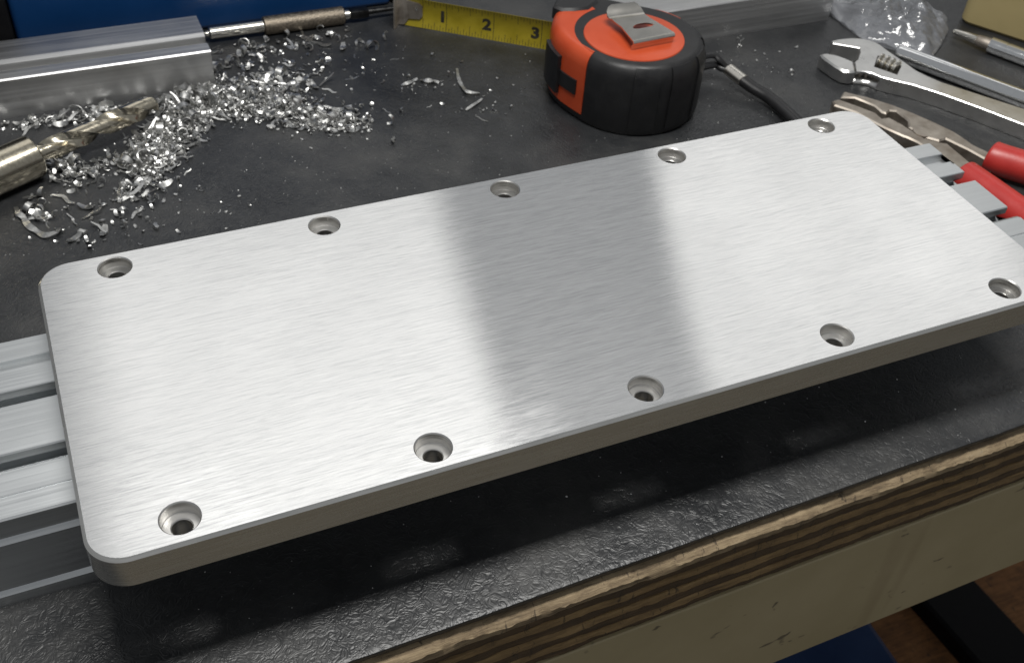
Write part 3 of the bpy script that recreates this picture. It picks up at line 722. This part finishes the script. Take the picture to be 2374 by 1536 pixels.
def chip_pts(rng, kind):
    if kind == 0:                                            # short bent flake
        r_ = rng.uniform(0.9, 2.0); a0 = rng.uniform(0.8, 2.0); L_ = 5
        return [Vector((r_ * math.sin(a0 * (i / L_ - 0.5)), 0, r_ * (1 - math.cos(a0 * (i / L_ - 0.5))))) for i in range(L_ + 1)], rng.uniform(0.7, 1.3), 0.2
    if kind == 1:                                            # curl, about a turn
        r_ = rng.uniform(0.6, 1.1); a0 = rng.uniform(3.6, 6.6); L_ = 10; pch = rng.uniform(0.2, 0.5)
        return [Vector((r_ * math.sin(a0 * i / L_), pch * a0 * i / L_, r_ * (1 - math.cos(a0 * i / L_)))) for i in range(L_ + 1)], rng.uniform(0.6, 1.1), 0.16
    if kind == 2:                                            # grain
        return [Vector((x * rng.uniform(0.5, 0.8), rng.uniform(-.1, .1), rng.uniform(0, .25))) for x in (-1, -0.4, 0.4, 1)], rng.uniform(0.6, 1.0), 0.45
    r_ = rng.uniform(4, 9); a0 = rng.uniform(0.5, 1.1); L_ = 8   # sliver
    return [Vector((r_ * math.sin(a0 * (i / L_ - 0.5)), 0.25 * math.sin(i), 0.25 * r_ * (1 - math.cos(a0 * (i / L_ - 0.5))))) for i in range(L_ + 1)], rng.uniform(0.45, 0.9), 0.22
rng = random.Random(11)
def chip_bm(bm, kind, scale, rotm, pos):
    pts, w_, th = chip_pts(rng, kind)
    pts = [rotm @ (p * scale) for p in pts]; up = rotm @ Vector((0, 1, 0))
    zmin = min(p.z for p in pts) - 0.25 * scale
    pts = [p + Vector((pos[0], pos[1], pos[2] - min(zmin, 0) if pos[2] <= 0 else pos[2])) for p in pts]
    ribbon(bm, pts, w_ * scale, th * scale, lambda i: up.cross(Vector((0.1, 0.2, 1))) if kind == 9 else rotm @ Vector((0, 0.02, 1)) if kind in (0, 2, 3) else (rotm @ Vector((0, 1, 0))).cross(pts[min(i + 1, len(pts) - 1)] - pts[max(i - 1, 0)]))
def rrot(tilt=1.0):
    return (Matrix.Rotation(rng.uniform(0, 6.283), 3, 'Z') @ Matrix.Rotation(rng.gauss(0, 0.7 * tilt), 3, 'X') @ Matrix.Rotation(rng.gauss(0, 0.7 * tilt), 3, 'Y'))
# clusters in photo pixels: u, v, sigma along, sigma across, image angle, count, pile height (mm)
CL = [(470, 235, 55, 24, -10, 420, 5.0), (560, 240, 70, 22, 5, 420, 4.0), (660, 255, 70, 20, 12, 320, 2.5), (770, 280, 45, 14, 10, 140, 1.2), (420, 290, 50, 28, -35, 380, 4.5),
      (370, 345, 40, 26, -50, 300, 3.0), (345, 385, 32, 22, -40, 140, 1.5), (250, 265, 60, 8, -12, 90, 1.0), (90, 288, 60, 7, -8, 60, 0.8), (620, 200, 70, 22, -5, 110, 0.8),
      (240, 385, 70, 14, -25, 90, 1.0), (150, 390, 28, 12, 20, 60, 1.0), (330, 440, 40, 14, -10, 45, 0.5), (560, 150, 70, 30, 0, 60, 0), (700, 150, 90, 45, 0, 60, 0), (85, 500, 30, 14, 20, 22, 0), (260, 500, 90, 30, -10, 40, 0), (690, 95, 70, 14, -6, 40, 0.5)]
FORB = []
def blocked(x, y, z):
    if y > 291.5 and x < 68.5: return True                    # under the stepped bar
    if -26 < x < 306 and -10 < y < 119 : return True           # plate footprint
    if x < 333 and 23 < y < 100: return True
    q = Vector((x, y, 0)) - C0
    if q.length < 37 or (abs(q.dot(E2)) < 37 and 0 < q.dot(E1) < 46): return True
    qd = Vector((x, y, 0)) - Vector((pa.x, pa.y, 0)); k_ = qd.dot(dd); perp = (qd - Vector((dd.x, dd.y, 0)) * k_).length
    if k_ < 1 and perp < 9.5: return True
    if k_ < LD + 1 and perp < 5.5 and z > 2.5: return True
    if x > 262 and y > 263.5: return True
    if 68 < x < 182 and abs(y - 338.2) < 5.5: return True
    if y > 346: return True
    return False
sw = NB(); nsw = 0; picks = []
for u, v_, su, sv, ang, cnt, ph in CL:
    ca_, sa_ = math.cos(R(ang)), math.sin(R(ang))
    for _ in range(int(cnt * 1.3)):
        a, b = rng.gauss(0, su), rng.gauss(0, sv)
        p = at(u + a * ca_ - b * sa_, v_ + a * sa_ + b * ca_, 0)
        fall = math.exp(-0.5 * ((a / su) ** 2 + (b / sv) ** 2)); z = rng.random() ** 1.3 * ph * fall
        if z < 0.5: z = 0
        if blocked(p.x, p.y, z): continue
        picks.append((p, z, rng.choices((0, 1, 2, 3), (0.52, 0.18, 0.18, 0.12))[0], min(3.0, 0.75 + rng.expovariate(1.5))))
protos = []
for kind in (0, 0, 0, 1, 1, 1, 2, 2, 3, 3, 3):                # shared meshes for the single shavings
    b = NB(); chip_bm(b, kind, 1.0, Matrix.Identity(3), (0, 0, 0)); mn = min(v.co.z for v in b.verts)
    for v in b.verts: v.co.z -= mn
    o = build('metal_shaving', b, CHIP, origin=(0, 0, 0), smooth=50); protos.append((kind, o.data)); bpy.data.objects.remove(o)
def where(p):
    dx = Vector((p.x, p.y, 0)) - pa; k_ = dx.dot(dd); side = dd.x * dx.y - dd.y * dx.x
    if p.x > 300: return 'tiny aluminium shaving on the mat between the tape measure and the wrench', 'shavings beside the tape measure'
    if p.x > 152: return 'aluminium shaving lying between the heap and the orange tape measure', 'shavings near the tape measure'
    if p.y > 318: return 'aluminium shaving lying close to the knurled scriber', 'shavings along the scriber'
    if side > 0 and k_ < LD and p.y < 300: return 'aluminium shaving between the drill bit and the stepped bar', 'shavings behind the drill bit'
    if p.x < 0: return 'aluminium shaving on the mat close to the drill shank', 'shavings beside the drill shank'
    if p.y < 205: return 'aluminium shaving lying apart on the mat along the plate edge', 'shavings along the plate'
    if p.x > 68: return 'aluminium shaving at the edge of the heap past the stepped bar', 'shavings past the bar end'
    return 'aluminium shaving at the edge of the heap beside the drill flutes', 'shavings beside the drill flutes'
def single(p, kind, sc, rz, rx=0.0, label=None, group=None, name='metal_shaving', data=None, rot=None):
    me = data or rng.choice([d for k_, d in protos if k_ == kind])
    o = bpy.data.objects.new(name, me); col.objects.link(o)
    rm_ = rot or (Matrix.Rotation(rz, 3, 'Z') @ Matrix.Rotation(rx, 3, 'X'))
    zmin = min((rm_ @ v.co).z for v in me.vertices) * sc
    o.rotation_euler = rm_.to_euler(); o.scale = (sc, sc, sc); o.location = (p.x * S, p.y * S, max(p.z * S, 0) - zmin - 0.00002)
    lb, gr = where(p); tag(o, label or lb, 'shaving', group or gr)
picks.sort(key=lambda q: -(q[3] * (1.3 if q[2] in (1, 3) else 1) * (1.0 if q[1] == 0 else 0.2)))
for p, z, kind, sc in picks[:200]:
    single(p, kind, sc, rng.uniform(0, 6.283), rng.gauss(0, 0.35))
for p, z, kind, sc in picks[200:]:
    chip_bm(sw, kind, sc, rrot(1.0 if z > 0 else 0.5), (p.x, p.y, z))
tag(build('swarf_pile', sw, CHIP, smooth=50, origin=(80, 260, 0)), 'heap of small bright aluminium shavings around the drill tip', 'shavings', kind='stuff')
# loose ones further out, a few to the right of the pile
for u, v_, n_, su, sv in ((800, 230, 26, 90, 60), (980, 190, 16, 60, 12), (1130, 240, 22, 60, 25), (930, 130, 12, 80, 30), (500, 470, 16, 120, 30), (300, 560, 8, 120, 20), (1700, 110, 12, 60, 30), (1800, 140, 7, 60, 25)):
    for _ in range(n_):
        p = at(u + rng.gauss(0, su), v_ + rng.gauss(0, sv), 0)
        if blocked(p.x, p.y, 0): continue
        single(p, rng.choices((0, 1, 2, 3), (0.35, 0.15, 0.4, 0.1))[0], rng.uniform(0.6, 1.25), rng.uniform(0, 6.283), rng.gauss(0, 0.3))
# the long ones that can be told apart
def long_chip(pix, w_, label, z=0.6, th=0.3, name='long_shaving'):
    bm = NB(); pts = catmull([at(u, v_, zz_) for u, v_, zz_ in pix], 4)
    ribbon(bm, pts, w_ * 1.5, th * 1.3, lambda i: Vector((0.35 * math.sin(i * 0.9), -0.25 + 0.3 * math.cos(i * 0.8), 1)))
    mn = min(v.co.z for v in bm.verts)
    for v in bm.verts: v.co.z -= mn
    tag(build(name, bm, CHIP, smooth=60), label, 'shaving')
long_chip([(273, 468, .4), (295, 455, .9), (320, 438, 1.3), (345, 402, .8)], 1.3, 'long straight aluminium sliver below the shavings heap')
long_chip([(36, 480, .5), (42, 492, 1.6), (55, 505, .8), (66, 522, 1.2), (88, 538, .6), (105, 545, 1.4), (130, 538, 2.0), (138, 530, .5)], 1.8, 'long wavy aluminium curl on the mat below the drill shank')
long_chip([(1059, 158, .5), (1063, 180, 1.0), (1072, 200, .8), (1085, 212, 1.8), (1112, 215, .8)], 1.3, 'hooked aluminium sliver lying alone in front of the yellow tape blade')
long_chip([(655, 188, 3), (690, 178, 3.4), (715, 166, 3)], 1.5, 'straight bright sliver sticking up from the far side of the shavings heap')
long_chip([(615, 190, 1), (622, 170, 4), (640, 166, 4.5), (652, 185, 2.5), (656, 212, 1)], 1.4, 'arched aluminium curl standing on the shavings heap')
long_chip([(205, 244, 1.0), (230, 246, 1.8), (258, 250, 1.0)], 1.2, 'flat aluminium sliver between the drill flutes and the stepped bar')
long_chip([(155, 285, .8), (172, 262, 2.6), (190, 254, 3.0), (203, 270, .8)], 1.1, 'arched thin curl beside the drill flutes')
long_chip([(478, 195, 2), (500, 205, 2.5), (520, 215, 1.8)], 1.6, 'bright flat sliver leaning at the corner of the stepped bar')
long_chip([(1080, 255, .4), (1092, 246, 1), (1108, 236, .8), (1118, 228, .4)], 1.0, 'small curved sliver lying in front of the hooked sliver')
long_chip([(930, 197, .4), (945, 192, 1.2), (960, 186, .8), (968, 181, 1.6)], 1.3, 'knobbly bright curl between the heap and the yellow tape blade')
long_chip([(975, 186, .5), (990, 187, 1.3), (1005, 188, 1.2), (1017, 192, .4)], 1.6, 'flat bright shaving beside the knobbly curl')
# fine metal dust
du = NB()
for _ in range(1500):
    if rng.random() < 0.6: u, v_ = rng.uniform(0, 1900), rng.uniform(90, 600)
    elif rng.random() < 0.45: u, v_ = rng.uniform(1650, 2374), rng.uniform(60, 320)
    else: u, v_ = rng.uniform(0, 2374), rng.uniform(760, 1536)
    p = at(u, v_, 0); r_ = abs(rng.gauss(0, 0.16)) + 0.09
    if p.y < yedge(p.x) + 3 or p.y > 345 or (y0 - 1 < p.y < y1 + 1 and p.x < 333): continue
    q = Vector((p.x, p.y, 0)) - C0
    if q.length < 36 or blocked(p.x, p.y, 0) and p.y > 119: continue
    if p.x > 345: continue
    m_ = [du.verts.new((p.x + r_ * rng.uniform(.6, 1.4) * math.cos(a), p.y + r_ * rng.uniform(.5, 1.2) * math.sin(a), 0.0)) for a in (0.3, 1.6, 2.9, 4.2, 5.4)]
    tp = du.verts.new((p.x, p.y, r_ * 0.9))
    for i in range(5): du.faces.new((m_[i], m_[(i + 1) % 5], tp))
tag(build('metal_dust', du, CHIP, smooth=0, origin=(100, 150, 0)), 'fine bright metal dust scattered over the black mat', 'metal dust', kind='stuff')
